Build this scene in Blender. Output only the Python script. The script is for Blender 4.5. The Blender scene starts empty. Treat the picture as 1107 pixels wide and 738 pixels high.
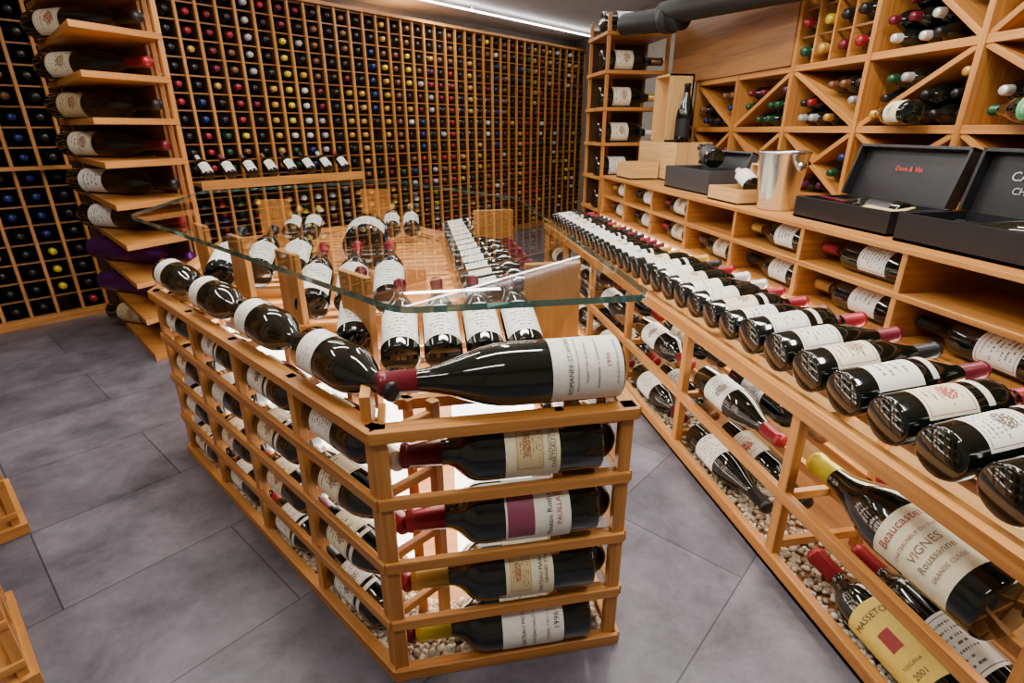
import bpy, math, random
from mathutils import Vector, Matrix
random.seed(7)
S=1.3
V=Vector
rad=math.radians
Z=V((0,0,1))

# ------------------------------------------------------------ materials
MATS={}
def newmat(name):
    m=bpy.data.materials.new(name); m.use_nodes=True
    nt=m.node_tree; b=nt.nodes.get("Principled BSDF"); MATS[name]=m
    return m,nt,b
def simple(name,col,rough=.5,metal=0.,coat=0.,bump=0.,bscale=60.):
    m,nt,b=newmat(name)
    b.inputs['Base Color'].default_value=(*col,1)
    b.inputs['Roughness'].default_value=rough
    b.inputs['Metallic'].default_value=metal
    b.inputs['Coat Weight'].default_value=coat
    tc=nt.nodes.new('ShaderNodeTexCoord')
    n=nt.nodes.new('ShaderNodeTexNoise'); n.inputs['Scale'].default_value=bscale
    nt.links.new(tc.outputs['Object'],n.inputs['Vector'])
    mx=nt.nodes.new('ShaderNodeMix'); mx.data_type='RGBA'; mx.blend_type='MULTIPLY'
    mx.inputs[0].default_value=.25
    mx.inputs[6].default_value=(*col,1)
    nt.links.new(n.outputs['Fac'],mx.inputs[7])
    nt.links.new(mx.outputs[2],b.inputs['Base Color'])
    if bump:
        bp=nt.nodes.new('ShaderNodeBump'); bp.inputs['Strength'].default_value=bump
        bp.inputs['Distance'].default_value=.004
        nt.links.new(n.outputs['Fac'],bp.inputs['Height']); nt.links.new(bp.outputs['Normal'],b.inputs['Normal'])
    return m
def wood(name,dark,light,rough=.45):
    m,nt,b=newmat(name)
    uv=nt.nodes.new('ShaderNodeTexCoord')
    mp=nt.nodes.new('ShaderNodeMapping'); mp.inputs['Scale'].default_value=(3,85,1)
    nt.links.new(uv.outputs['UV'],mp.inputs['Vector'])
    n=nt.nodes.new('ShaderNodeTexNoise'); n.inputs['Scale'].default_value=1.; n.inputs['Detail'].default_value=5
    n.inputs['Distortion'].default_value=.6
    nt.links.new(mp.outputs['Vector'],n.inputs['Vector'])
    mp2=nt.nodes.new('ShaderNodeMapping'); mp2.inputs['Scale'].default_value=(.9,5,1)
    nt.links.new(uv.outputs['UV'],mp2.inputs['Vector'])
    n2=nt.nodes.new('ShaderNodeTexNoise'); n2.inputs['Scale'].default_value=1.
    nt.links.new(mp2.outputs['Vector'],n2.inputs['Vector'])
    ad=nt.nodes.new('ShaderNodeMath'); ad.operation='ADD'
    nt.links.new(n.outputs['Fac'],ad.inputs[0]); nt.links.new(n2.outputs['Fac'],ad.inputs[1])
    mr=nt.nodes.new('ShaderNodeMapRange'); mr.inputs[1].default_value=.7; mr.inputs[2].default_value=1.3
    nt.links.new(ad.outputs[0],mr.inputs[0])
    r=nt.nodes.new('ShaderNodeValToRGB'); r.color_ramp.elements[0].color=(*dark,1); r.color_ramp.elements[1].color=(*light,1)
    nt.links.new(mr.outputs[0],r.inputs[0]); nt.links.new(r.outputs[0],b.inputs['Base Color'])
    b.inputs['Roughness'].default_value=rough
    bp=nt.nodes.new('ShaderNodeBump'); bp.inputs['Strength'].default_value=.15; bp.inputs['Distance'].default_value=.002
    nt.links.new(n.outputs['Fac'],bp.inputs['Height']); nt.links.new(bp.outputs['Normal'],b.inputs['Normal'])
wood('cedar',(.30,.105,.016),(.60,.265,.060))
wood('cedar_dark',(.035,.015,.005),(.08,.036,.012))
wood('cedar_mid',(.16,.058,.012),(.34,.145,.036))
wood('pale_pine',(.50,.28,.09),(.74,.47,.20))
simple('bottle_glass',(.004,.006,.004),.06,coat=.5)
simple('bottle_glass_green',(.02,.04,.012),.09,coat=.4)
CAPS={'cap_red':(.33,.015,.025),'cap_dkred':(.16,.01,.022),'cap_black':(.018,.016,.016),'cap_gold':(.6,.33,.06),'cap_yellow':(.8,.62,.03),
'cap_white':(.75,.72,.66),'cap_navy':(.012,.028,.16),'cap_green':(.015,.08,.03),'cap_silver':(.45,.45,.47),'cap_purple':(.09,.015,.07),'cap_brown':(.2,.09,.04)}
for k,c in CAPS.items(): simple(k,c,.32,metal=.3)
def emis(name,col,st,base=(.9,.9,.88)):
    m,nt,b=newmat(name)
    b.inputs['Base Color'].default_value=(*base,1)
    b.inputs['Emission Color'].default_value=(*col,1); b.inputs['Emission Strength'].default_value=st
emis('led_strip',(1,.97,.93),16)
emis('light_panel',(1,.92,.79),6.5)
simple('box_black',(.012,.012,.014),.35,bump=.1)
simple('box_black_inside',(.014,.014,.017),.6)
simple('box_grey',(.05,.05,.055),.45)
simple('steel',(.8,.8,.8),.2,metal=1.,bscale=8)
simple('duct_black',(.008,.008,.009),.6)
simple('red_print',(.7,.04,.03),.5)
simple('silver_print',(.5,.5,.5),.4,metal=.3)
simple('ink',(.02,.018,.02),.6)
simple('ink_red',(.35,.03,.03),.6)
simple('ink_brown',(.22,.13,.07),.6)
simple('paper',(.84,.81,.74),.6)
simple('paper_cream',(.80,.72,.50),.6)
simple('paper_tan',(.66,.5,.24),.6)
simple('paper_yellow',(.85,.60,.10),.6)
simple('paper_art',(.25,.05,.10),.5,bscale=25)
simple('purple_foil',(.14,.02,.25),.25,metal=.7,bump=.8,bscale=40)
simple('pebble_a',(.50,.40,.28),.8); simple('pebble_b',(.33,.25,.17),.8); simple('pebble_c',(.68,.60,.48),.8)
simple('ceiling_paint',(.80,.80,.81),.85,bscale=5)
simple('wall_paint',(.35,.31,.27),.9,bscale=5)
def label_mat(name,paper,ink,N=9,emblem=None,border=True):
    m,nt,b=newmat(name)
    L=nt.links
    def M(op,a,bb=None,c=None):
        n=nt.nodes.new('ShaderNodeMath'); n.operation=op
        for i,x in enumerate((a,bb,c)):
            if x is None: continue
            if isinstance(x,(int,float)): n.inputs[i].default_value=x
            else: L.new(x,n.inputs[i])
        return n.outputs[0]
    tc=nt.nodes.new('ShaderNodeTexCoord'); sp=nt.nodes.new('ShaderNodeSeparateXYZ'); L.new(tc.outputs['UV'],sp.inputs[0])
    u0,v=sp.outputs[0],sp.outputs[1]
    u=M('FRACT',u0); seed=M('FLOOR',u0)
    vn=M('MULTIPLY',v,N); fr=M('FRACT',vn); fl=M('FLOOR',vn)
    cb=nt.nodes.new('ShaderNodeCombineXYZ'); L.new(M('MULTIPLY',u,34),cb.inputs[0]); L.new(M('MULTIPLY',fl,3.71),cb.inputs[1]); L.new(seed,cb.inputs[2])
    no=nt.nodes.new('ShaderNodeTexNoise'); no.inputs['Scale'].default_value=1; L.new(cb.outputs[0],no.inputs['Vector'])
    line=M('MULTIPLY',M('GREATER_THAN',fr,.3),M('LESS_THAN',fr,.66))
    let=M('GREATER_THAN',no.outputs['Fac'],.49)
    au=M('ABSOLUTE',M('SUBTRACT',u,.5)); av=M('ABSOLUTE',M('SUBTRACT',v,.5))
    hl=M('ADD',.10,M('MULTIPLY',M('FRACT',M('MULTIPLY',M('SINE',M('ADD',M('MULTIPLY',fl,12.9),seed)),43.7)),.24))
    mask=M('MULTIPLY',M('LESS_THAN',au,hl),M('LESS_THAN',av,.36))
    inkm=M('MULTIPLY',M('MULTIPLY',line,let),mask)
    if border:
        mx=M('MAXIMUM',au,av)
        inkm=M('MAXIMUM',inkm,M('MULTIPLY',M('GREATER_THAN',mx,.43),M('LESS_THAN',mx,.445)))
    mix=nt.nodes.new('ShaderNodeMix'); mix.data_type='RGBA'
    L.new(M('MULTIPLY',inkm,.9),mix.inputs[0]); mix.inputs[6].default_value=(*paper,1); mix.inputs[7].default_value=(*ink,1)
    out=mix.outputs[2]
    if emblem:
        du=M('SUBTRACT',u,.5); dv=M('SUBTRACT',v,.62)
        d=M('SQRT',M('ADD',M('MULTIPLY',du,du),M('MULTIPLY',M('MULTIPLY',dv,dv),1.6)))
        n2=nt.nodes.new('ShaderNodeTexNoise'); n2.inputs['Scale'].default_value=26; n2.inputs['Detail'].default_value=6
        L.new(tc.outputs['UV'],n2.inputs['Vector'])
        inside=M('LESS_THAN',d,.2)
        dn=M('MULTIPLY',inside,M('GREATER_THAN',n2.outputs['Fac'],.45))
        m0=nt.nodes.new('ShaderNodeMix'); m0.data_type='RGBA'; L.new(inside,m0.inputs[0]); L.new(out,m0.inputs[6]); m0.inputs[7].default_value=(*paper,1)
        m2=nt.nodes.new('ShaderNodeMix'); m2.data_type='RGBA'
        L.new(dn,m2.inputs[0]); L.new(m0.outputs[2],m2.inputs[6]); m2.inputs[7].default_value=(*emblem,1)
        out=m2.outputs[2]
    L.new(out,b.inputs['Base Color']); b.inputs['Roughness'].default_value=.55
P1c=(.84,.82,.76);P2c=(.80,.73,.54)
label_mat('label_white',P1c,(.03,.03,.03),9)
label_mat('label_white_emblem',P1c,(.05,.04,.04),10,(.12,.08,.06))
label_mat('label_cream',P2c,(.10,.05,.03),8,(.28,.16,.08))
label_mat('label_cream_red',P2c,(.3,.04,.03),8,(.38,.05,.04))
label_mat('label_plain',P1c,(.05,.05,.07),6,None,False)
label_mat('label_tan',(.6,.47,.25),(.12,.05,.02),9,(.3,.12,.05))
label_mat('label_grey',(.6,.6,.58),(.06,.06,.08),8,(.2,.2,.22))
label_mat('label_green',(.05,.35,.14),(.7,.65,.4),6)
LABS=['label_white','label_white','label_white_emblem','label_cream','label_plain','label_white','label_cream_red','label_white_emblem','label_grey']
CAPL=['cap_red','cap_dkred','cap_black','cap_black','cap_gold','cap_white','cap_dkred','cap_brown','cap_red','cap_black']
WCAP=['cap_red','cap_dkred','cap_dkred','cap_dkred','cap_black','cap_black','cap_black','cap_black','cap_black','cap_gold','cap_gold','cap_white','cap_navy','cap_green','cap_silver','cap_purple','cap_brown','cap_brown','cap_brown','cap_black','cap_red','cap_dkred','cap_yellow']
m,nt,b=newmat('glass_sheet'); nt.nodes.remove(b); o=nt.nodes['Material Output']
t=nt.nodes.new('ShaderNodeBsdfTransparent'); t.inputs[0].default_value=(.95,.985,.965,1)
g=nt.nodes.new('ShaderNodeBsdfGlossy'); g.inputs['Roughness'].default_value=.01
lw=nt.nodes.new('ShaderNodeLayerWeight'); lw.inputs['Blend'].default_value=.5
pw=nt.nodes.new('ShaderNodeMath'); pw.operation='POWER'; pw.inputs[1].default_value=4.5; nt.links.new(lw.outputs['Facing'],pw.inputs[0])
ma=nt.nodes.new('ShaderNodeMath'); ma.operation='MULTIPLY_ADD'; ma.inputs[1].default_value=.92; ma.inputs[2].default_value=.08; nt.links.new(pw.outputs[0],ma.inputs[0])
mx=nt.nodes.new('ShaderNodeMixShader'); nt.links.new(ma.outputs[0],mx.inputs[0]); nt.links.new(t.outputs[0],mx.inputs[1]); nt.links.new(g.outputs[0],mx.inputs[2]); nt.links.new(mx.outputs[0],o.inputs[0])
m,nt,b=newmat('glass_clear'); nt.nodes.remove(b); o=nt.nodes['Material Output']
t=nt.nodes.new('ShaderNodeBsdfTransparent'); nt.links.new(t.outputs[0],o.inputs[0])
m,nt,b=newmat('glass_edge'); b.inputs['Base Color'].default_value=(.05,.16,.15,1); b.inputs['Roughness'].default_value=.05; b.inputs['Transmission Weight'].default_value=.35; b.inputs['Coat Weight'].default_value=.6
m,nt,b=newmat('floor_tile')
tc=nt.nodes.new('ShaderNodeTexCoord'); mp=nt.nodes.new('ShaderNodeMapping'); mp.inputs['Rotation'].default_value=(0,0,rad(-38.7))
nt.links.new(tc.outputs['Object'],mp.inputs[0])
br=nt.nodes.new('ShaderNodeTexBrick'); br.inputs['Scale'].default_value=1.; br.inputs['Brick Width'].default_value=.95; br.inputs['Row Height'].default_value=.48
br.inputs['Mortar Size'].default_value=.0026; br.inputs['Color1'].default_value=(.086,.082,.106,1); br.inputs['Color2'].default_value=(.125,.119,.148,1); br.inputs['Mortar'].default_value=(.035,.034,.042,1)
nt.links.new(mp.outputs[0],br.inputs['Vector'])
n=nt.nodes.new('ShaderNodeTexNoise'); n.inputs['Scale'].default_value=3.4; n.inputs['Detail'].default_value=10; n.inputs['Roughness'].default_value=.74; n.inputs['Distortion'].default_value=.2
nt.links.new(tc.outputs['Object'],n.inputs['Vector'])
r=nt.nodes.new('ShaderNodeValToRGB'); r.color_ramp.elements[0].position=.34; r.color_ramp.elements[0].color=(.5,.5,.5,1); r.color_ramp.elements[1].position=.66; r.color_ramp.elements[1].color=(1.6,1.6,1.58,1)
nt.links.new(n.outputs['Fac'],r.inputs[0])
mx=nt.nodes.new('ShaderNodeMix'); mx.data_type='RGBA'; mx.blend_type='MULTIPLY'; mx.inputs[0].default_value=1
nt.links.new(br.outputs['Color'],mx.inputs[6]); nt.links.new(r.outputs[0],mx.inputs[7]); nt.links.new(mx.outputs[2],b.inputs['Base Color'])
b.inputs['Roughness'].default_value=.38

# ------------------------------------------------------------ mesh accumulator
class Acc:
    def __init__(s): s.v=[];s.f=[];s.m=[];s.uv=[];s.sm=[];s.names=[]
    def mi(s,n):
        if n not in s.names: s.names.append(n)
        return s.names.index(n)
    def face(s,idx,mat,uv=None,smooth=False):
        s.f.append(idx); s.m.append(s.mi(mat)); s.sm.append(smooth)
        s.uv.extend(uv if uv else [(0,0)]*len(idx))
    def obb(s,o,a,b,c,mat='cedar'):
        if a.cross(b).dot(c)<0: a,b=b,a
        i0=len(s.v)
        for k in range(8):
            s.v.append(o+(a if k&1 else V((0,0,0)))+(b if k&2 else V((0,0,0)))+(c if k&4 else V((0,0,0))))
        le=[a.length,b.length,c.length]; lg=le.index(max(le))
        ru,rv=random.random()*20,random.random()*20
        def co(k,ax): return le[ax] if (k>>ax)&1 else 0
        for q,ax in (((0,2,3,1),2),((4,5,7,6),2),((0,1,5,4),1),((2,6,7,3),1),((0,4,6,2),0),((1,3,7,5),0)):
            oth=[x for x in (0,1,2) if x!=ax]
            if oth[0]==lg: ua,va=oth
            else: va,ua=oth
            s.face([i0+k for k in q],mat,[(co(k,ua)+ru,co(k,va)+rv+ax*.37) for k in q])
    def lathe(s,base,axis,prof,seg,mat,n0=None,smooth=True):
        axis=axis.normalized()
        if n0 is None:
            n0=axis.cross(Z if abs(axis.z)<.9 else V((1,0,0)))
        n0=(n0-axis*n0.dot(axis)).normalized(); n1=axis.cross(n0)
        rings=[]
        for (t,r) in prof:
            if r<=1e-6:
                rings.append([len(s.v)]); s.v.append(base+axis*t)
            else:
                i=len(s.v); rings.append(list(range(i,i+seg)))
                for k in range(seg):
                    a=2*math.pi*k/seg
                    s.v.append(base+axis*t+(n0*math.cos(a)+n1*math.sin(a))*r)
        for A,B in zip(rings,rings[1:]):
            for k in range(seg):
                k2=(k+1)%seg
                if len(A)==1 and len(B)==1: continue
                if len(A)==1: s.face([A[0],B[k2],B[k]],mat,None,smooth)
                elif len(B)==1: s.face([A[k],A[k2],B[0]],mat,None,smooth)
                else: s.face([A[k],A[k2],B[k2],B[k]],mat,None,smooth)
    def build(s,name,bevel=0,parent=None):
        me=bpy.data.meshes.new(name)
        xs=[p.x for p in s.v];ys=[p.y for p in s.v];zs=[p.z for p in s.v]
        c=V(((min(xs)+max(xs))/2,(min(ys)+max(ys))/2,min(zs)))
        me.from_pydata([tuple((p-c)*S) for p in s.v],[],s.f)
        for n in s.names: me.materials.append(MATS[n])
        me.polygons.foreach_set('material_index',s.m); me.polygons.foreach_set('use_smooth',s.sm)
        ul=me.uv_layers.new(name='UVMap')
        ul.data.foreach_set('uv',[x for p in s.uv for x in p])
        me.update()
        o=bpy.data.objects.new(name,me); o.location=c*S
        bpy.context.scene.collection.objects.link(o)
        if bevel:
            bm=o.modifiers.new('bevel','BEVEL'); bm.width=bevel*S; bm.segments=2; bm.limit_method='ANGLE'
        return o
class Frame:
    def __init__(s,o,ex):
        s.o=V((o[0],o[1],0)); s.ex=V((ex[0],ex[1],0)).normalized(); s.ey=V((-s.ex.y,s.ex.x,0))
    def p(s,x,y,z=0): return s.o+s.ex*x+s.ey*y+Z*z
    def box(s,acc,x0,x1,y0,y1,z0,z1,mat='cedar'):
        acc.obb(s.p(x0,y0,z0),s.ex*(x1-x0),s.ey*(y1-y0),Z*(z1-z0),mat)
W=Frame((0,0),(1,0))

TXT={}
def textmesh(body):
    if body in TXT: return TXT[body]
    cu=bpy.data.curves.new('t','FONT'); cu.body=body; cu.align_x='CENTER'; cu.align_y='CENTER'; cu.size=1; cu.resolution_u=2
    ob=bpy.data.objects.new('t',cu); bpy.context.scene.collection.objects.link(ob)
    bpy.context.view_layer.update()
    me=bpy.data.meshes.new_from_object(ob)
    vs=[(v.co.x,v.co.y) for v in me.vertices]; fs=[list(p.vertices) for p in me.polygons]
    bpy.data.objects.remove(ob); bpy.data.curves.remove(cu); bpy.data.meshes.remove(me)
    w=max(x for x,y in vs)-min(x for x,y in vs)
    TXT[body]=(vs,fs,w); return TXT[body]
def flat_text(acc,body,c,right,up,width,mat):
    vs,fs,w=textmesh(body); k=width/w; i=len(acc.v)
    for x,y in vs: acc.v.append(c+right*(x*k)+up*(y*k))
    for f in fs: acc.face([i+q for q in f],mat)

def prof(L,R,kind):
    if kind=='bdx':
        P=[(0,0),(.0,.86),(.006,.95),(.02,1),(.60,1),(.645,.97),(.68,.87),(.71,.70),(.74,.52),(.77,.41),(.80,.37),(.85,.355)]
    elif kind=='bur':
        P=[(0,0),(0,.86),(.006,.95),(.02,1),(.46,1),(.52,.97),(.58,.88),(.64,.74),(.70,.58),(.76,.44),(.81,.37),(.86,.34)]
    else:
        P=[(0,0),(0,.86),(.006,.95),(.02,1),(.44,1),(.52,.95),(.60,.82),(.68,.64),(.76,.47),(.82,.38),(.86,.36)]
    return [(a*L,b*R) for a,b in P]
def add_bottle(acc,base,axis,L,R,face,kind='bdx',cap='cap_red',lab='label_white',ls=(.10,.42),span=68,texts=(),neck=None,seg=28,glass='bottle_glass',capstart=.80,body=None,art=None):
    axis=axis.normalized(); n=(face-axis*face.dot(axis)).normalized(); rt=axis.cross(n)
    acc.lathe(base,axis,prof(L,R,kind),seg,body or glass,n)
    nr=.36 if kind=='bdx' else .345
    c0=capstart
    acc.lathe(base,axis,[(c0*L,nr*R),(c0*L,(nr+.03)*R+ (0.04*R if c0<.79 else 0)),(.955*L,(nr+.005)*R),(.957*L,(nr+.05)*R),(.985*L,(nr+.05)*R),(L,(nr-.02)*R),(L,0)],seg,cap,n)
    def patch(s0,s1,half,mat,rr=1.012,soff=0):
        K=14; i=len(acc.v); sd=random.randint(0,50)
        for j in range(2):
            for k in range(K+1):
                a=rad(half)*(2*k/K-1)+rad(soff)
                acc.v.append(base+axis*((s0,s1)[j]*L)+(n*math.cos(a)+rt*math.sin(a))*R*rr)
        for k in range(K):
            u0=sd+.001+.998*k/K;u1=sd+.001+.998*(k+1)/K
            acc.face([i+k,i+k+1,i+K+1+k+1,i+K+1+k],mat,[(u0,.001),(u1,.001),(u1,.999),(u0,.999)],True)
    if lab: patch(ls[0],ls[1],span,lab)
    if art: patch(art[0],art[1],art[2],art[3],1.018)
    if neck: patch(neck[0],neck[1],span*.85,neck[2])
    for (body_t,sc,wd,mat) in texts:
        vs,fs,w=textmesh(body_t); k=wd*R/w; i=len(acc.v); rr=R*1.03
        for x,y in vs:
            a=x*k/R; acc.v.append(base+axis*(sc*L+y*k)+(n*math.cos(a)+rt*math.sin(a))*rr)
        for f in fs: acc.face([i+q for q in f],mat)
def bottle(base,axis,L,R,face,name='wine_bottle',**kw):
    a=Acc(); add_bottle(a,V(base),V(axis),L,R,V(face),**kw); return a.build(name)
def rnd_style():
    return dict(cap=random.choice(CAPL),lab=random.choice(LABS),kind=random.choice(['bdx','bur','bdx']),neck=random.choice([None,None,(.46,.50,'paper')]) )
def neck_end(acc,tip,out,R,cap):
    acc.lathe(tip,out,[(-.12,R),(-.058,.95*R),(-.042,.74*R),(-.028,.46*R)],10,'bottle_glass')
    acc.lathe(tip,out,[(-.035,.46*R),(-.006,.43*R),(0,.37*R),(0,0)],10,cap)

# ------------------------------------------------------------ room shell
dA=V((.780,.625,0)).normalized(); A=Frame((-2.197,3.088),(dA.x,dA.y))
def wallobj(name,p0,p1,z0=0,z1=1.95,th=.04,mat='wall_paint'):
    a=Acc(); d=V((p1[0]-p0[0],p1[1]-p0[1],0)); nrm=V((-d.y,d.x,0)).normalized()
    a.obb(V((p0[0],p0[1],z0)),d,nrm*th,Z*(z1-z0),mat); return a.build(name)
a=Acc(); a.obb(V((-4.5,-1.6,-.03)),V((7.2,0,0)),V((0,9,0)),V((0,0,.03)),'floor_tile'); a.build('floor')
a=Acc(); a.obb(V((-4.5,-1.6,1.93)),V((7.2,0,0)),V((0,9,0)),V((0,0,.03)),'ceiling_paint'); a.build('ceiling')
q0=A.p(-1.6,.34); q1=A.p(5.9,.34)
wallobj('wall_far',(q0.x,q0.y),(q1.x,q1.y))
wallobj('wall_right',(1.99,7.3),(1.99,-1.3),th=-.04)
wallobj('wall_back',(-1.2,-1.3),(2.03,-1.3),th=-.04)
k=4.6
wallobj('wall_left',(q0.x,q0.y),(q0.x+.625*k,q0.y-.78*k),th=-.04)

# ------------------------------------------------------------ long wall rack (A)
PC=.115; PR=.0965
acc=Acc(); bt=Acc()
x=-1.35; cols=[]
while x<5.35: cols.append(x); x+=PC
for x in cols+[x]:
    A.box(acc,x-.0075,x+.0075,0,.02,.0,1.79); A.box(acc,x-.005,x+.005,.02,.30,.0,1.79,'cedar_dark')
for i in range(19):
    z=.045+i*PR
    A.box(acc,cols[0],x,.018,.026,z-.004,z+.004,'cedar_mid')
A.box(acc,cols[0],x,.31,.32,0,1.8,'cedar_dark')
A.box(acc,cols[0],x,-.02,.31,1.79,1.81); A.box(acc,cols[0],x,-.01,.01,0,.05)
A.box(acc,cols[0],1.0,-.06,.0,.807,.825)
A.box(acc,1.06,2.2,-.20,.0,.68,.70)
A.box(acc,1.06,2.2,-.205,-.195,.66,.715)
for ci,x in enumerate(cols):
    run=random.choice(WCAP)
    for i in range(18):
        if random.random()<.35: run=random.choice(WCAP)
        if random.random()<.02: continue
        z=.045+i*PR+.048
        neck_end(bt,A.p(x+PC/2+random.uniform(-.004,.004),random.uniform(-.014,.010),z),-A.ey,.043,run)
acc.build('wine_rack_wall'); bt.build('wine_bottles_in_wall_rack')
lb=Acc()
for i in range(8):
    x=1.13+i*.135
    add_bottle(lb,A.p(x,-.165,.735),A.ey*.8+Z*.6,.185,.034,-A.ey*.6+Z*.8,seg=16,cap=random.choice(CAPL),lab='label_plain',ls=(.08,.5))
lb.build('wine_bottles_on_ledge')

# ------------------------------------------------------------ left tower shelf (large formats)
C=V((-1.64,2.28)); Lp=V((-2.20,2.86)); Rp=V((-1.49,2.61))
def rg(r,g): return V((r*.9848+g*.1736,-r*.1736+g*.9848,0))
Cw,Lw,Rw=rg(*C),rg(*Lp),rg(*Rp)
acc=Acc()
def poly_shelf(acc,pts,z,t,mat='cedar'):
    i=len(acc.v); n=len(pts)
    for zz in (z,z+t):
        for p in pts: acc.v.append(V((p.x,p.y,zz)))
    acc.face([i+k for k in reversed(range(n))],mat,[(p.x,p.y) for p in reversed(pts)])
    acc.face([i+n+k for k in range(n)],mat,[(p.x,p.y) for p in pts])
    for k in range(n):
        k2=(k+1)%n; ln=(pts[k2]-pts[k]).length
        acc.face([i+k,i+k2,i+n+k2,i+n+k],mat,[(0,0),(ln,0),(ln,t),(0,t)])
Lb=Lw+A.ey*.12; Rb=Rw+A.ey*.40
tw=[Lw,Cw,Rw,Rb,Lb]
levels=[.03+.168*i for i in range(11)]
for z in levels: poly_shelf(acc,tw,z-.018,.024)
poly_shelf(acc,tw,0.0,.012)
acc.obb(Lw+(Rb-Lw).normalized()*.03,(Cw-Lw).normalized()*.02,A.ey*.02,Z*1.76)
dr=(Rb-Rw).normalized()
acc.obb(Rw,dr*.03,V((-dr.y,dr.x,0))*.02,Z*1.78)
acc.obb(Rw+dr*.10,dr*.03,V((-dr.y,dr.x,0))*.02,Z*1.78)
acc.obb(Rw+dr*.18,dr*.2,V((-dr.y,dr.x,0))*.015,Z*1.78,'cedar_mid')
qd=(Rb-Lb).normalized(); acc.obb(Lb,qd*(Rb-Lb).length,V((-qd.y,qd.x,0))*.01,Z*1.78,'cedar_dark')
acc.build('display_shelf_tower',bevel=.002)
LRd=(Rw-Lw).normalized(); outn=V((LRd.y,-LRd.x,0))
for i,z in enumerate(levels[:-1]):
    R=.058 if i>1 else .052
    base=Lw+LRd*.05+outn*.05; base.z=z+.006+R
    st=dict(kind='bur' if i%2 else 'bdx',cap=['cap_gold','cap_brown','cap_black','cap_red','cap_black','cap_dkred','cap_black','cap_red','cap_black','cap_red'][i],
        lab=['label_tan','label_cream','label_tan','label_white','label_plain','label_cream','label_tan','label_cream','label_cream_red','label_cream'][i],ls=(.14,.38))
    if i in (1,2): st.update(body='purple_foil',cap='purple_foil',lab=None)
    bottle(base,LRd,.66,R,outn+Z*.25,name='large_wine_bottle',**st)

# ------------------------------------------------------------ racks at the left of the aisle
for (r,g,wd) in ((-1.30,1.151,.5),(-.925,.73,.32)):
    c0=rg(r,g); F=Frame((c0.x,c0.y),(-dA.x,-dA.y))
    acc=Acc(); sgn=-1
    dep=.26
    n=int(wd/.11)
    for kx in range(n+1):
        for yy in (0,sgn*dep*.5,sgn*dep): F.box(acc,kx*.11,kx*.11+.018,yy,yy+sgn*.02,0,1.1)
    for i in range(11):
        z=.05+i*.1
        for yy in (0,sgn*dep): F.box(acc,0,n*.11+.018,yy-.004*sgn,yy+sgn*.008,z,z+.018)
        for kx in range(n+1): F.box(acc,kx*.11,kx*.11+.014,0,sgn*dep,z,z+.012,'cedar_mid')
    F.box(acc,-.012,n*.11+.03,.012,sgn*(dep+.03),0,.03); F.box(acc,-.01,n*.11+.03,.01,sgn*(dep+.03),1.1,1.12)
    acc.build('wine_rack_side',bevel=.0015)
    bb=Acc()
    for kx in range(n):
        for i in range(10):
            if random.random()<.6: neck_end(bb,F.p(kx*.11+.064,.0,.05+i*.1+.06),-F.ey*sgn,.037,random.choice(WCAP))
    bb.build('wine_bottles_in_side_rack')

# ------------------------------------------------------------ island
P=[V(p+(0,)) for p in ((-.092,.769),(.354,.775),(.37,2.13),(-.126,2.93),(-.83,2.52),(-.785,1.70))]
acc=Acc(); ZT=.556; LV=[.0,.137,.274,.411]
cen=V((-.2,1.75,0))
def face_frame(a,b):
    F=Frame((a.x,a.y),(b.x-a.x,b.y-a.y)); F.len=(b-a).length; F.s=1 if (cen-F.o).dot(F.ey)>0 else -1
    return F
def fb(F,acc,x0,x1,y0,y1,z0,z1,mat='cedar'): F.box(acc,x0,x1,F.s*y0,F.s*y1,z0,z1,mat)
faces=[]
nb=[1,4,4,3,3,4]
for i in range(6):
    F=face_frame(P[i],P[(i+1)%6]); faces.append(F)
    n=nb[i]
    for k in range(n+1):
        x=F.len*k/n; x=min(max(x,.012),F.len-.012)
        fb(F,acc,x-.012,x+.012,0,.020,0,ZT)
        xi=x
        if i==0: xi=x+(.045 if k==0 else -.03)
        fb(F,acc,xi-.010,xi+.010,.125,.143,0,ZT)
        for z in LV[1:]+[ZT-.03]:
            fb(F,acc,x-.007,x+.007,.018,.128,z-.004,z+.012)
    for z in LV[1:]:
        fb(F,acc,0,F.len,-.006,.007,z-.010,z+.012)
        fb(F,acc,.05,F.len-.05,.108,.120,z-.008,z+.012)
    fb(F,acc,-.004,F.len+.004,-.010,.012,0,.026)
    fb(F,acc,-.004,F.len+.004,-.010,.024,ZT-.022,ZT)
    fb(F,acc,.04,F.len-.04,.100,.118,ZT-.022,ZT)
    fb(F,acc,.14,F.len-.14,.17,.175,.03,ZT-.035,'light_panel')
poly_shelf(acc,P,0,.012,'cedar_mid')
def xr(y,pts):
    xs=[]
    for i in range(len(pts)):
        a,b=pts[i],pts[(i+1)%len(pts)]
        if (a.y-y)*(b.y-y)<0: xs.append(a.x+(b.x-a.x)*(y-a.y)/(b.y-a.y))
    return (min(xs),max(xs)) if len(xs)>1 else None
y=.98
while y<2.85:
    q=xr(y,P)
    if q and q[1]-q[0]>.3: W.box(acc,q[0]+.15,q[1]-.14,y,y+.030,.535,.548)
    y+=.065
LF=faces[5]
for x in (.0,.27,.56,.85):
    fb(LF,acc,x+.0,x+.10,.145,.160,ZT-.1,.738)
for (x0,x1,yy) in ((.22,.34,1.08),(-.62,-.50,2.35),(.2,.34,1.9),(-.25,-.12,2.7)):
    W.box(acc,x0,x1,yy,yy+.018,ZT-.05,.738)
W.box(acc,-.17,.26,1.17,1.185,.548,.615); W.box(acc,-.10,.26,.935,.950,.54,.565)
W.box(acc,-.32,.02,1.50,1.515,.548,.635); W.box(acc,-.32,.02,1.255,1.27,.548,.572)
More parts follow.
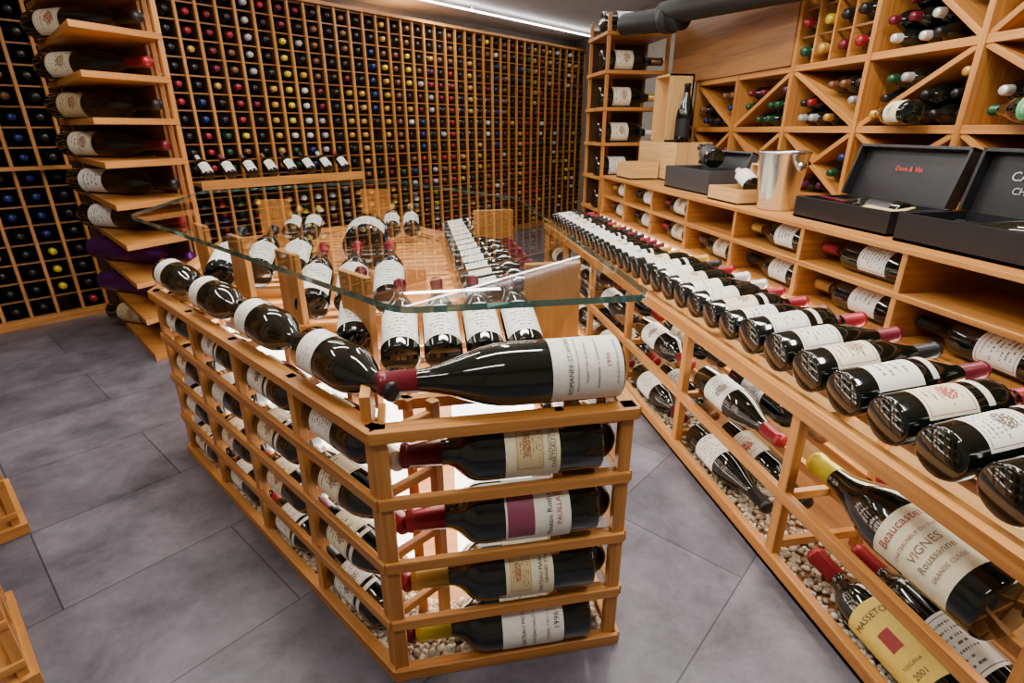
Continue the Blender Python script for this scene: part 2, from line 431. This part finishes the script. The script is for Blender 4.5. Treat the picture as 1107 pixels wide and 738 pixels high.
W.box(acc,-.62,-.28,1.83,1.845,.548,.63); W.box(acc,-.62,-.28,1.59,1.605,.548,.572)
W.box(acc,.10,.12,1.32,2.4,.548,.575); W.box(acc,.29,.305,1.32,2.2,.548,.615)
for k in range(14): W.box(acc,.11,.30,1.29+k*.075,1.298+k*.075,.575,.585)
for xx in (-.10,.30):
    W.box(acc,xx-.009,xx+.009,.80,.87,ZT-.02,ZT+.045)
acc.build('display_island',bevel=.0018)
G=[V(p+(0,)) for p in ((-.035,.79),(.372,.79),(.405,2.16),(-.126,3.02),(-.917,2.61),(-.885,1.90))]
def roundpoly(pts,r,n=6):
    out=[]
    for i in range(len(pts)):
        p=pts[i];a=(pts[i-1]-p).normalized();b=(pts[(i+1)%len(pts)]-p).normalized()
        s=p+a*r;e=p+b*r
        for k in range(n+1):
            t=k/n; out.append(s*(1-t)**2+p*2*t*(1-t)+e*t*t)
    return out
ga=Acc(); gp=roundpoly(G,.035); n=len(gp)
for zz in (.740,.751):
    for p in gp: ga.v.append(V((p.x,p.y,zz)))
ga.face(list(reversed(range(n))),'glass_clear'); ga.face([n+k for k in range(n)],'glass_sheet')
for k in range(n):
    k2=(k+1)%n; ga.face([k,k2,n+k2,n+k],'glass_edge')
ga.build('glass_table_top')

# island bottles: front
bottle((.334,.828,ZT+.054),(-1,0,0),.415,.0555,(0,-.8,.6),name='large_wine_bottle',kind='bur',cap='cap_dkred',capstart=.84,lab='paper',ls=(.015,.31),span=80,seg=48,
   texts=[("ROMANEE-ST-VIVANT",.235,2.1,'ink'),("APPELLATION ROMANEE-ST-VIVANT CONTROLEE",.205,1.9,'ink'),("PROPRIETAIRE  A  VOSNE-ROMANEE",.12,1.7,'ink'),("1994",.075,.4,'ink_red'),("Societe Civile du Domaine",.17,1.3,'ink'),("MIS EN BOUTEILLE AU DOMAINE",.04,1.5,'ink')])
fr_spec=[
 dict(z=LV[3],cap='cap_dkred',lab='paper_cream',ls=(.23,.50),texts=[("CHATEAU LAFITE",.26,1.6,'ink_brown'),("ROTHSCHILD",.28,1.0,'ink_brown')],art=(.31,.45,50,'label_tan')),
 dict(z=LV[2],cap='cap_red',lab='paper',ls=(.16,.50),texts=[("Mouton Rothschild",.27,1.9,'ink'),("PAUILLAC",.22,1.0,'ink_red')],art=(.35,.49,52,'paper_art')),
 dict(z=LV[1],cap='cap_gold',lab='paper_cream',ls=(.24,.50),texts=[("CHATEAU MARGAUX",.31,1.8,'ink'),("GRAND VIN",.28,.9,'ink')],art=(.36,.48,45,'label_tan')),
 dict(z=LV[0]+.002,cap='cap_yellow',lab='paper',ls=(.17,.52),texts=[("CHATEAU MOUTON",.40,1.9,'ink'),("CHATEAU HAUT-BRION",.34,1.7,'ink'),("GRAND CRU CLASSE",.26,1.4,'ink_brown'),("1996",.21,.5,'ink')])]
for sp in fr_spec:
    z=sp.pop('z'); bottle((.298,.812,z+.010+.056),(-1,0,0),.350,.0565,(0,-.85,.5),name='large_wine_bottle',seg=40,span=72,**sp)
LFo=-LF.ey*LF.s
for lv,z in enumerate([.014,.148,.285,.422,ZT]):
    for b_ in range(4):
        n4=LF.len/4
        x0=b_*n4+.010; R=.046
        base=LF.p(x0,LF.s*.055,z+R)
        st=rnd_style(); ls=(.14,.42)
        if lv==4: st['lab']='label_white'; st['cap']='cap_black'; st['kind']='bur'; ls=(.10,.30); st['neck']=None
        if lv in(1,2) and b_==3: st['lab']='label_cream'
        bottle(base,LF.ex,.275,R,LFo*.75+Z*.65,ls=ls,**st)
RF=faces[1]
for z in (.151,.289,.427,):
    for b_ in range(4):
        st=rnd_style(); n4=RF.len/4
        bottle(RF.p(b_*n4+.03,RF.s*.06,z+.042),RF.ex,.28,.042,-RF.ey*RF.s+Z*.6,**st)
# inner display
for i,xx in enumerate((-.045,.037,.119,.20)):
    bottle((xx,.955,.594),(0,.93,.30),.27,.0375,(0,-.3,1),kind='bur',cap='cap_dkred',lab='label_white',ls=(.10,.46))
bottle((-.135,1.03,.603),(0,.93,.30),.28,.0375,(0,-.3,1),kind='bur',cap='cap_dkred',lab='label_white',ls=(.10,.46))
for i,xx in enumerate((-.255,-.165,-.075)):
    bottle((xx,1.275,.61),(0,.93,.30),.29,.040,(0,-.3,1),kind='bur',cap='cap_red',lab='label_white',ls=(.08,.46))
for i,xx in enumerate((-.56,-.46,-.36)):
    bottle((xx,1.61,.61),(0,.93,.28),.30,.042,(0,-.3,1),kind='bur',cap='cap_black',lab='label_white',ls=(.1,.44))
bottle((-.175,1.86,.628),(0,.93,.08),.40,.074,(0,-.3,1),name='large_wine_bottle',kind='bur',cap='cap_black',lab='label_plain',ls=(.1,.36),span=60)
bottle((.33,1.20,.60),(.0,1,.05),.28,.042,(-.5,-.3,1),kind='bdx',cap='cap_black',lab='label_plain')
for i in range(12):
    bottle((.11,1.33+i*.088,.604),(.95,0,.16),.22,.034,(-.3,0,1),kind='bur',cap='cap_dkred',lab='label_plain',ls=(.12,.40),span=44,seg=24)
for xx in (-.5,-.42,-.1,-.02):
    bottle((xx,2.30,.61),(0,.93,.25),.26,.034,(0,-.4,1),kind='bur',cap='cap_gold',lab='label_plain',seg=20)

# ------------------------------------------------------------ gravel
def gravel(name,pick,n,z0):
    a=Acc()
    ph=(1+5**.5)/2
    iv=[V(p).normalized() for p in ((-1,ph,0),(1,ph,0),(-1,-ph,0),(1,-ph,0),(0,-1,ph),(0,1,ph),(0,-1,-ph),(0,1,-ph),(ph,0,-1),(ph,0,1),(-ph,0,-1),(-ph,0,1))]
    IF=((0,11,5),(0,5,1),(0,1,7),(0,7,10),(0,10,11),(1,5,9),(5,11,4),(11,10,2),(10,7,6),(7,1,8),(3,9,4),(3,4,2),(3,2,6),(3,6,8),(3,8,9),(4,9,5),(2,4,11),(6,2,10),(8,6,7),(9,8,1))
    for _ in range(n):
        c=pick(); r=random.uniform(.005,.009); sc=(r*random.uniform(.8,1.3),r*random.uniform(.8,1.3),r*.7)
        m=Matrix.Rotation(random.random()*6.28,3,'Z'); i=len(a.v); mt=random.choice(['pebble_a','pebble_b','pebble_c'])
        for v in iv: a.v.append(c+m@V((v.x*sc[0],v.y*sc[1],v.z*sc[2]))+Z*(z0+random.uniform(0,.006)))
        for f in IF: a.face([i+q for q in f],mt,None,True)
    a.build(name)
def pick_island():
    F=random.choice([faces[0],faces[5],faces[5],faces[5]])
    return F.p(random.uniform(.02,F.len-.02),F.s*random.uniform(.015,.15))
gravel('gravel_bed',pick_island,3400,.016)
gravel('gravel_bed',lambda:V((random.uniform(.82,1.0),random.uniform(.45,3.2),0)),4200,.018)

# ------------------------------------------------------------ right wall counter unit (B)
acc=Acc()
Y0,Y1=.16,3.34; XF=.803
W.box(acc,XF-.01,XF+.012,Y0,Y1,0,.04)
W.box(acc,XF-.01,1.6,Y0,Y1,0,.012,'cedar_mid')
posts=[.40,.92,1.44,1.92,2.40,2.88,3.33]
for y in [Y0]+posts:
    W.box(acc,XF-.002,XF+.022,y-.014,y+.014,0,.42)
    W.box(acc,1.04,1.06,y-.012,y+.012,0,.45)
    for z in (.06,.20,.40): W.box(acc,XF+.02,1.05,y-.008,y+.008,z-.012,z+.01)
for z in (.205,):
    W.box(acc,XF-.008,XF+.010,Y0,Y1,z-.014,z+.014)
    W.box(acc,.925,.94,Y0,Y1,z-.014,z+.012); W.box(acc,1.04,1.055,Y0,Y1,z-.014,z+.012)
W.box(acc,XF-.010,XF+.012,Y0,Y1,.414,.450)
W.box(acc,XF+.012,XF+.05,Y0,Y1,.415,.435)
W.box(acc,1.02,1.04,Y0,Y1,.44,.462)
W.box(acc,.91,.925,Y0,Y1,.42,.438)
W.box(acc,1.165,1.185,Y0,Y1,0,.49,'pale_pine')
for z in (.495,.610,.722): W.box(acc,1.155 if z<.7 else 1.15,1.6,Y0,Y1,z,z+.014)
W.box(acc,1.45,1.46,Y0,Y1,.5,.73,'cedar_mid')
y=.36
while y<Y1+.01:
    W.box(acc,1.157,1.46,y-.008,y+.008,.50,.725); y+=.37
W.box(acc,.81,1.6,Y1-.01,Y1+.008,0,.45); W.box(acc,1.16,1.6,Y1-.01,Y1+.008,.4,.73)
W.box(acc,1.140,1.163,Y0,Y1,.466,.484,'led_strip')
acc.build('display_counter_rack',bevel=.0015)
y=.36; i=0
near=[('label_white_emblem','cap_dkred','bdx'),('label_plain','cap_black','bdx'),('label_white_emblem','cap_black','bdx'),('label_cream_red','cap_red','bdx'),('label_plain','cap_dkred','bur'),
('label_cream','cap_black','bur'),('label_white','cap_dkred','bur'),('label_white','cap_red','bdx')]
while y<3.28:
    big=y<1.15
    R=.048 if big else (.041 if y<2.0 else .034); L=.33 if big else (.31 if y<2 else .27)
    y+=R
    if i<len(near): lab,cap,kd=near[i]
    else: lab,cap,kd=random.choice(['label_white','label_plain','label_white','label_cream','label_white_emblem']),random.choice(CAPL),random.choice(['bur','bdx'])
    bottle((.828,y,.452+R),(1,random.uniform(-.03,.03),.10),L,R,(-.35,-.15,1),kind=kd,cap=cap,lab=lab,ls=(.14,.44),span=60,neck=(.50,.54,'paper') if random.random()<.3 else None,seg=32 if big else 22)
    y+=R+(.014 if y<2 else .008); i+=1
y=.36;k=0
while y<3.3:
    for z in (.509,.624):
        if k in (3,9): k+=1; continue
        R=.043
        st=rnd_style(); st['lab']=random.choice(['label_plain','label_white','label_cream','label_grey'])
        bottle((1.232,y+.02,z+R),(0,1,0),.33,R,(-.85,0,.5),ls=(.18,.46),seg=24,**st); k+=1
    y+=.37
bottle((.884,.49,.222+.066),(-.03,1,0),.43,.066,(-.78,-.05,.62),name='large_wine_bottle',kind='bur',cap='cap_yellow',capstart=.84,lab='paper_cream',ls=(.10,.44),span=66,seg=48,
  texts=[("Beaucastel",.39,1.5,'ink_red'),("CHATEAUNEUF DU PAPE",.32,1.7,'ink_red'),("VIGNES",.265,1.1,'ink_brown'),("Roussanne",.215,1.2,'ink_brown'),("GRANDE CUVEE",.16,1.2,'ink_brown')])
bottle((.875,.46,.016+.054),(0,1,0),.40,.054,(-.8,0,.6),name='large_wine_bottle',kind='bdx',cap='cap_red',lab='paper_yellow',ls=(.14,.56),span=60,seg=48,
  texts=[("MASSETO",.49,1.4,'ink'),("TOSCANA",.24,.8,'ink'),("2001",.19,.5,'ink')],art=(.31,.41,14,'ink_red'))
for bi in range(1,6):
    ya,yb=posts[bi],posts[bi+1]
    for z in (.016,.221):
        for X in (.872,.99):
            R=.048; st=rnd_style()
            bottle((X,yb-.03,z+R),(0,-1,0),.38,R,(-.75,0,.65),name='large_wine_bottle',ls=(.2,.46),seg=24,**st)
for z,Xx in ((.016,.99),(.221,1.0)):
    bottle((Xx,.48,z+.048),(0,1,0),.38,.048,(-.75,0,.65),name='large_wine_bottle',lab='label_white',cap='cap_red')

# ------------------------------------------------------------ upper rack B
acc=Acc(); bt=Acc()
XU=1.60; DZ=[.74,1.0,1.236]
ys=[-.18,.23,.64,1.05,1.46,1.87,2.28,2.69,3.10]
for z in DZ: W.box(acc,XU,1.95,ys[0],ys[-1],z-.012,z+.012)
for y in ys: W.box(acc,XU-.004,1.95,y-.010,y+.010,.74,1.26 if y>2.4 else 1.90)
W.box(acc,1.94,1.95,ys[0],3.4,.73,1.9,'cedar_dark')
zt=1.56
W.box(acc,XU,1.95,ys[0],2.28,zt-.012,zt+.012); W.box(acc,XU,1.95,ys[0],2.28,1.88,1.9)
def diag(y0,z0,y1,z1):
    a=V((0,y1-y0,z1-z0)); c=V((0,-a.z,a.y)).normalized()*.018
    acc.obb(V((XU+.004,y0,z0))-c*.5,a,V((.33,0,0)),c,'cedar')
def dist(py,pz,l):
    (a,b,c,d)=l; vx,vz=c-a,d-b; L=math.hypot(vx,vz); return abs((py-a)*vz-(pz-b)*vx)/L
for k in range(len(ys)-1):
    y0,y1=ys[k]+.011,ys[k+1]-.011
    for row in range(4):
        z0,z1=[(.752,.988),(1.012,1.224),(1.248,1.548),(1.572,1.88)][row]
        if row>=2 and ys[k]>2.2: continue
        lines=[]
        if row==0: lines=[(y0,z0,y1,z1),(y0,z1,y1,z0)]
        elif row==1: lines=[(y0,z1,y1,z0)] if k%2==0 else [(y0,z0,y1,z1)]
        elif row==2 and k<5: lines=[(y0,z0,y1,z1)] if k%2==0 else [(y0,z1,y1,z0)]
        elif row==3: lines=[(y0,z0,y1,z1),(y0,z1,y1,z0)]
        for l in lines: diag(*l)
        if row==2 and k>=5:
            for yy in (y0+(y1-y0)/4*j for j in range(1,4)): W.box(acc,XU,1.9,yy-.005,yy+.005,z0,z1,'cedar')
            for zz in (z0+.1,z0+.2): W.box(acc,XU+.01,XU+.02,y0,y1,zz-.004,zz+.004,'cedar_mid')
            for j in range(4):
                for q in range(3): neck_end(bt,V((XU+random.uniform(-.02,.01),y0+(y1-y0)*(j+.5)/4,z0+.047+q*.1)),V((-1,0,0)),.042,random.choice(WCAP+['cap_navy','cap_navy']))
            continue
        R=.033; zz=z0+R; rr=0; cp=random.choice(WCAP)
        lim=z1-R
        while zz<lim:
            yy=y0+R+(R if rr%2 else 0)
            while yy<y1-R:
                if all(dist(yy,zz,l)>R+.004 for l in lines):
                    if random.random()<.3: cp=random.choice(WCAP+['cap_navy','cap_green','cap_black','cap_black','cap_black'])
                    neck_end(bt,V((XU+random.uniform(-.01,.04),yy,zz)),V((-1,0,0)),R,cp)
                yy+=2*R+.001
            zz+=R*1.75; rr+=1
W.box(acc,XU-.01,XU+.01,2.29,3.42,1.25,1.62,'cedar_mid')
W.box(acc,XU-.01,1.95,2.29,3.42,1.62,1.64,'cedar_mid')
acc.build('wine_rack_bins',bevel=.0012); bt.build('wine_bottles_in_bins')
for (yy,zz,lb_,cp,dx) in ((1.12,1.05,'label_green','cap_green',-.02),(1.55,1.05,'label_cream','cap_gold',-.01)):
    bottle((1.53+dx,yy,zz+.0),(.35,1,0),.27,.036,(-1,0,.3),kind='champ',cap=cp,lab=lb_)

# ------------------------------------------------------------ far-right shelf tower
acc=Acc(); TX0,TX1,TY0,TY1=1.20,1.60,3.50,3.86
for (x,y) in ((TX0,TY0),(TX0,TY1-.02),(TX1-.02,TY0),(TX1-.02,TY1-.02),(1.35,TY1-.02)):
    W.box(acc,x,x+.02,y,y+.02,0,1.64)
lv=[.08+.208*i for i in range(8)]
for z in lv: W.box(acc,TX0-.01,TX1,TY0-.01,TY1,z-.01,z+.01)
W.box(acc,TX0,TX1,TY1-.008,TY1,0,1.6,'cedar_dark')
acc.build('display_shelf_tower',bevel=.0015)
for i,z in enumerate(lv):
    if i<2: continue
    bottle((TX0-.01,TY0+.10,z+.01+.060),(1,0,0),.41,.060,(0,-1,.3),name='large_wine_bottle',kind=random.choice(['bdx','bur']),cap=random.choice(CAPL),lab=random.choice(['label_white','label_plain','label_cream']),ls=(.2,.48),seg=22)
# ------------------------------------------------------------ things on the counter
ZC=.736
def open_box(name,x0,x1,y0,y1,z0,h,t,mat,inside,lid=None,tilt=12,txt=None,extra=None,tm='red_print',ty=None):
    a=Acc()
    W.box(a,x0,x1,y0,y1,z0,z0+t,inside)
    W.box(a,x0,x0+t,y0,y1,z0,z0+h,mat); W.box(a,x1-t,x1,y0,y1,z0,z0+h,mat)
    W.box(a,x0+t,x1-t,y0,y0+t,z0,z0+h,mat); W.box(a,x0+t,x1-t,y1-t,y1,z0,z0+h,mat)
    if lid:
        dz=V((math.sin(rad(tilt)),0,math.cos(rad(tilt)))); dx=V((-dz.z,0,dz.x))
        o=V((x1,y0,z0+h))
        a.obb(o,V((0,y1-y0,0)),dz*lid,dx*(-t),mat)
        a.obb(o+dx*0,V((0,t,0)),dz*lid,dx*.03,mat); a.obb(o+V((0,y1-y0-t,0)),V((0,t,0)),dz*lid,dx*.03,mat)
        a.obb(o+dz*(lid-t),V((0,y1-y0,0)),dz*t,dx*.03,mat)
        if txt:
            for j,(s_,w_) in enumerate(txt): flat_text(a,s_,o+V((0,ty if ty else (y1-y0)*.5,0))+dz*lid*(.6-.22*j)+dx*.003,V((0,-1,0)),dz,w_,tm)
    if extra: extra(a)
    return a.build(name,bevel=.0008)
def ex1(a):
    add_bottle(a,V((1.33,1.30,ZC+.045)),V((0,1,.02)),.27,.034,V((-.4,0,1)),kind='champ',cap='cap_black',lab='box_black',seg=20)
    a.obb(V((1.27,1.27,ZC+.05)),V((.08,.02,.012)),V((-.02,.12,0)),V((0,0,.004)),'paper_tan')
    a.obb(V((1.25,1.44,ZC+.062)),V((.012,0,.0)),V((.03,.14,0.0)),V((0,0,.006)),'cap_dkred')
open_box('gift_box',1.22,1.41,1.235,1.61,ZC,.065,.008,'box_black','box_black_inside',lid=.155,tilt=14,txt=[("Dom & Vin",.09)],extra=ex1)
def ex2(a):
    add_bottle(a,V((1.32,.80,ZC+.045)),V((0,1,0)),.34,.036,V((-.4,0,1)),kind='champ',cap='cap_black',lab='box_black',seg=24)
    for j in range(5): a.obb(V((1.22,.76+j*.02,ZC+.07)),V((.1,.02,.012)),V((0,.006,0)),V((0,0,.004)),'steel')
open_box('gift_box',1.20,1.40,.70,1.19,ZC,.07,.008,'box_black','box_black_inside',lid=.15,tilt=10,txt=[("CASTELNAU",.17),("CHAMPAGNE",.14)],extra=ex2,tm='silver_print',ty=.33)
def ex3(a):
    add_bottle(a,V((1.27,1.93,ZC+.06)),V((.25,1,.25)),.2,.034,V((-.6,-.2,1)),kind='bur',cap='cap_white',lab='paper',ls=(.05,.6),seg=20)
open_box('wooden_wine_case',1.185,1.38,1.885,2.10,ZC,.055,.008,'pale_pine','pale_pine',lid=.08,tilt=8,extra=ex3)
open_box('cardboard_wine_box',1.235,1.43,2.20,2.62,ZC,.10,.008,'box_grey','box_grey',lid=.07,tilt=20)
open_box('wooden_wine_case',1.20,1.36,2.98,3.2,ZC,.09,.01,'pale_pine','pale_pine')
open_box('wooden_wine_case',1.37,1.57,2.80,3.30,ZC,.20,.01,'pale_pine','cedar_mid')
a=Acc(); x0,x1,y0,y1,z0,z1=1.40,1.54,3.02,3.21,ZC+.20,1.28
W.box(a,x1-.01,x1,y0,y1,z0,z1,'pale_pine'); W.box(a,x0,x1,y0,y0+.01,z0,z1,'pale_pine'); W.box(a,x0,x1,y1-.01,y1,z0,z1,'pale_pine'); W.box(a,x0,x1,y0,y1,z1-.01,z1,'pale_pine'); W.box(a,x0,x1,y0,y1,z0,z0+.01,'pale_pine')
a.build('wooden_bottle_case')
bottle((1.45,2.91,ZC+.20),(0,0,1),.29,.045,(-1,-.6,0),kind='champ',cap='cap_black',lab='box_black',ls=(.1,.4))
bottle((1.31,2.30,ZC+.145),(.25,.9,.12),.30,.042,(-1,-.2,.6),kind='champ',cap='cap_black',lab='box_grey',ls=(.1,.4))
a=Acc(); bx=V((1.262,1.765,ZC))
a.lathe(bx,Z,[(0,0),(0,.058),(.01,.062),(.185,.082),(.188,.087),(.194,.088),(.196,.084),(.19,.080),(.012,.057),(.012,0)],40,'steel')
for s_ in(-1,1):
    a.lathe(bx+V((0,s_*.078,.15)),V((0,s_,0)),[(0,.008),(.014,.008),(.016,.016),(.026,.016),(.03,0)],14,'steel')
a.build('champagne_bucket')
# ------------------------------------------------------------ duct
a=Acc()
def tube(a,p0,p1,R,rip):
    d=p1-p0; L=d.length; n=int(L/.012); pr=[(0,0)]
    for k in range(n+1): pr.append((L*k/n,R*(1+rip*(k%2))))
    pr.append((L,0)); a.lathe(p0,d,pr,28,'duct_black')
tube(a,V((1.28,3.44,1.57)),V((1.40,2.95,1.53)),.058,.0)
tube(a,V((1.36,3.10,1.57)),V((1.50,2.05,1.50)),.052,.04)
a.lathe(V((1.375,3.05,1.54)),V((.2,-1,-.1)),[(-.03,0),(-.03,.07),(.03,.07),(.03,0)],28,'duct_black')
a.build('ventilation_duct')
# ------------------------------------------------------------ ceiling strips
a=Acc()
A.box(a,1.5,5.2,-.27,-.255,1.880,1.890,'led_strip')
for x in (1.6,3.3,5.1): A.box(a,x,x+.01,-.268,-.258,1.89,1.93,'steel')
a.build('ceiling_strip_light')
a=Acc()
W.box(a,1.18,1.2,3.4,4.3,1.88,1.89,'led_strip'); W.box(a,1.2,1.7,3.4,3.415,1.88,1.89,'led_strip'); W.box(a,1.185,1.195,4.0,4.01,1.89,1.93,'steel'); W.box(a,1.6,1.61,3.402,3.412,1.89,1.93,'steel'); a.build('ceiling_strip_light')

# ------------------------------------------------------------ lights
def area(name,loc,sx,sy,e,rot=(0,0,0),col=(1,.95,.87)):
    l=bpy.data.lights.new(name,'AREA'); l.shape='RECTANGLE'; l.size=sx*S; l.size_y=sy*S; l.energy=e; l.color=col
    o=bpy.data.objects.new(name,l); o.location=V(loc)*S; o.rotation_euler=rot; bpy.context.scene.collection.objects.link(o)
for i,(x,y,sx,sy,e) in enumerate(((.1,1.2,.9,.08,50),(-.7,2.2,.9,.08,33),(.3,2.6,.08,.9,30),(.95,1.6,.08,1.3,44),(1.0,.4,.08,.8,30),(.6,4.2,.9,.08,26),(-1.5,1.7,.08,.7,20),(-.4,.0,.9,.08,22),(-.9,3.2,.9,.08,24),(.3,4.9,.9,.08,14))):
    area('ceiling_lamp',(x,y,1.91),sx,sy,e)
area('island_lamp',(.12,1.3,.53),.25,.5,6,col=(1,.9,.75)); area('island_lamp',(-.35,1.7,.53),.3,.6,9,col=(1,.9,.75))
area('counter_lamp',(1.0,1.5,.405),.12,2.2,15,col=(1,.9,.75))
w=bpy.data.worlds.new('world'); bpy.context.scene.world=w; w.use_nodes=True
w.node_tree.nodes['Background'].inputs[0].default_value=(1,.95,.9,1); w.node_tree.nodes['Background'].inputs[1].default_value=.08
# ------------------------------------------------------------ camera
cam=bpy.data.cameras.new('camera'); cam.sensor_width=36; cam.lens=582/1107*36; cam.clip_start=.01
co=bpy.data.objects.new('camera',cam); co.location=(0,0,S); co.rotation_euler=(rad(90-21.48),0,rad(-10)); bpy.context.scene.collection.objects.link(co)
bpy.context.scene.camera=co
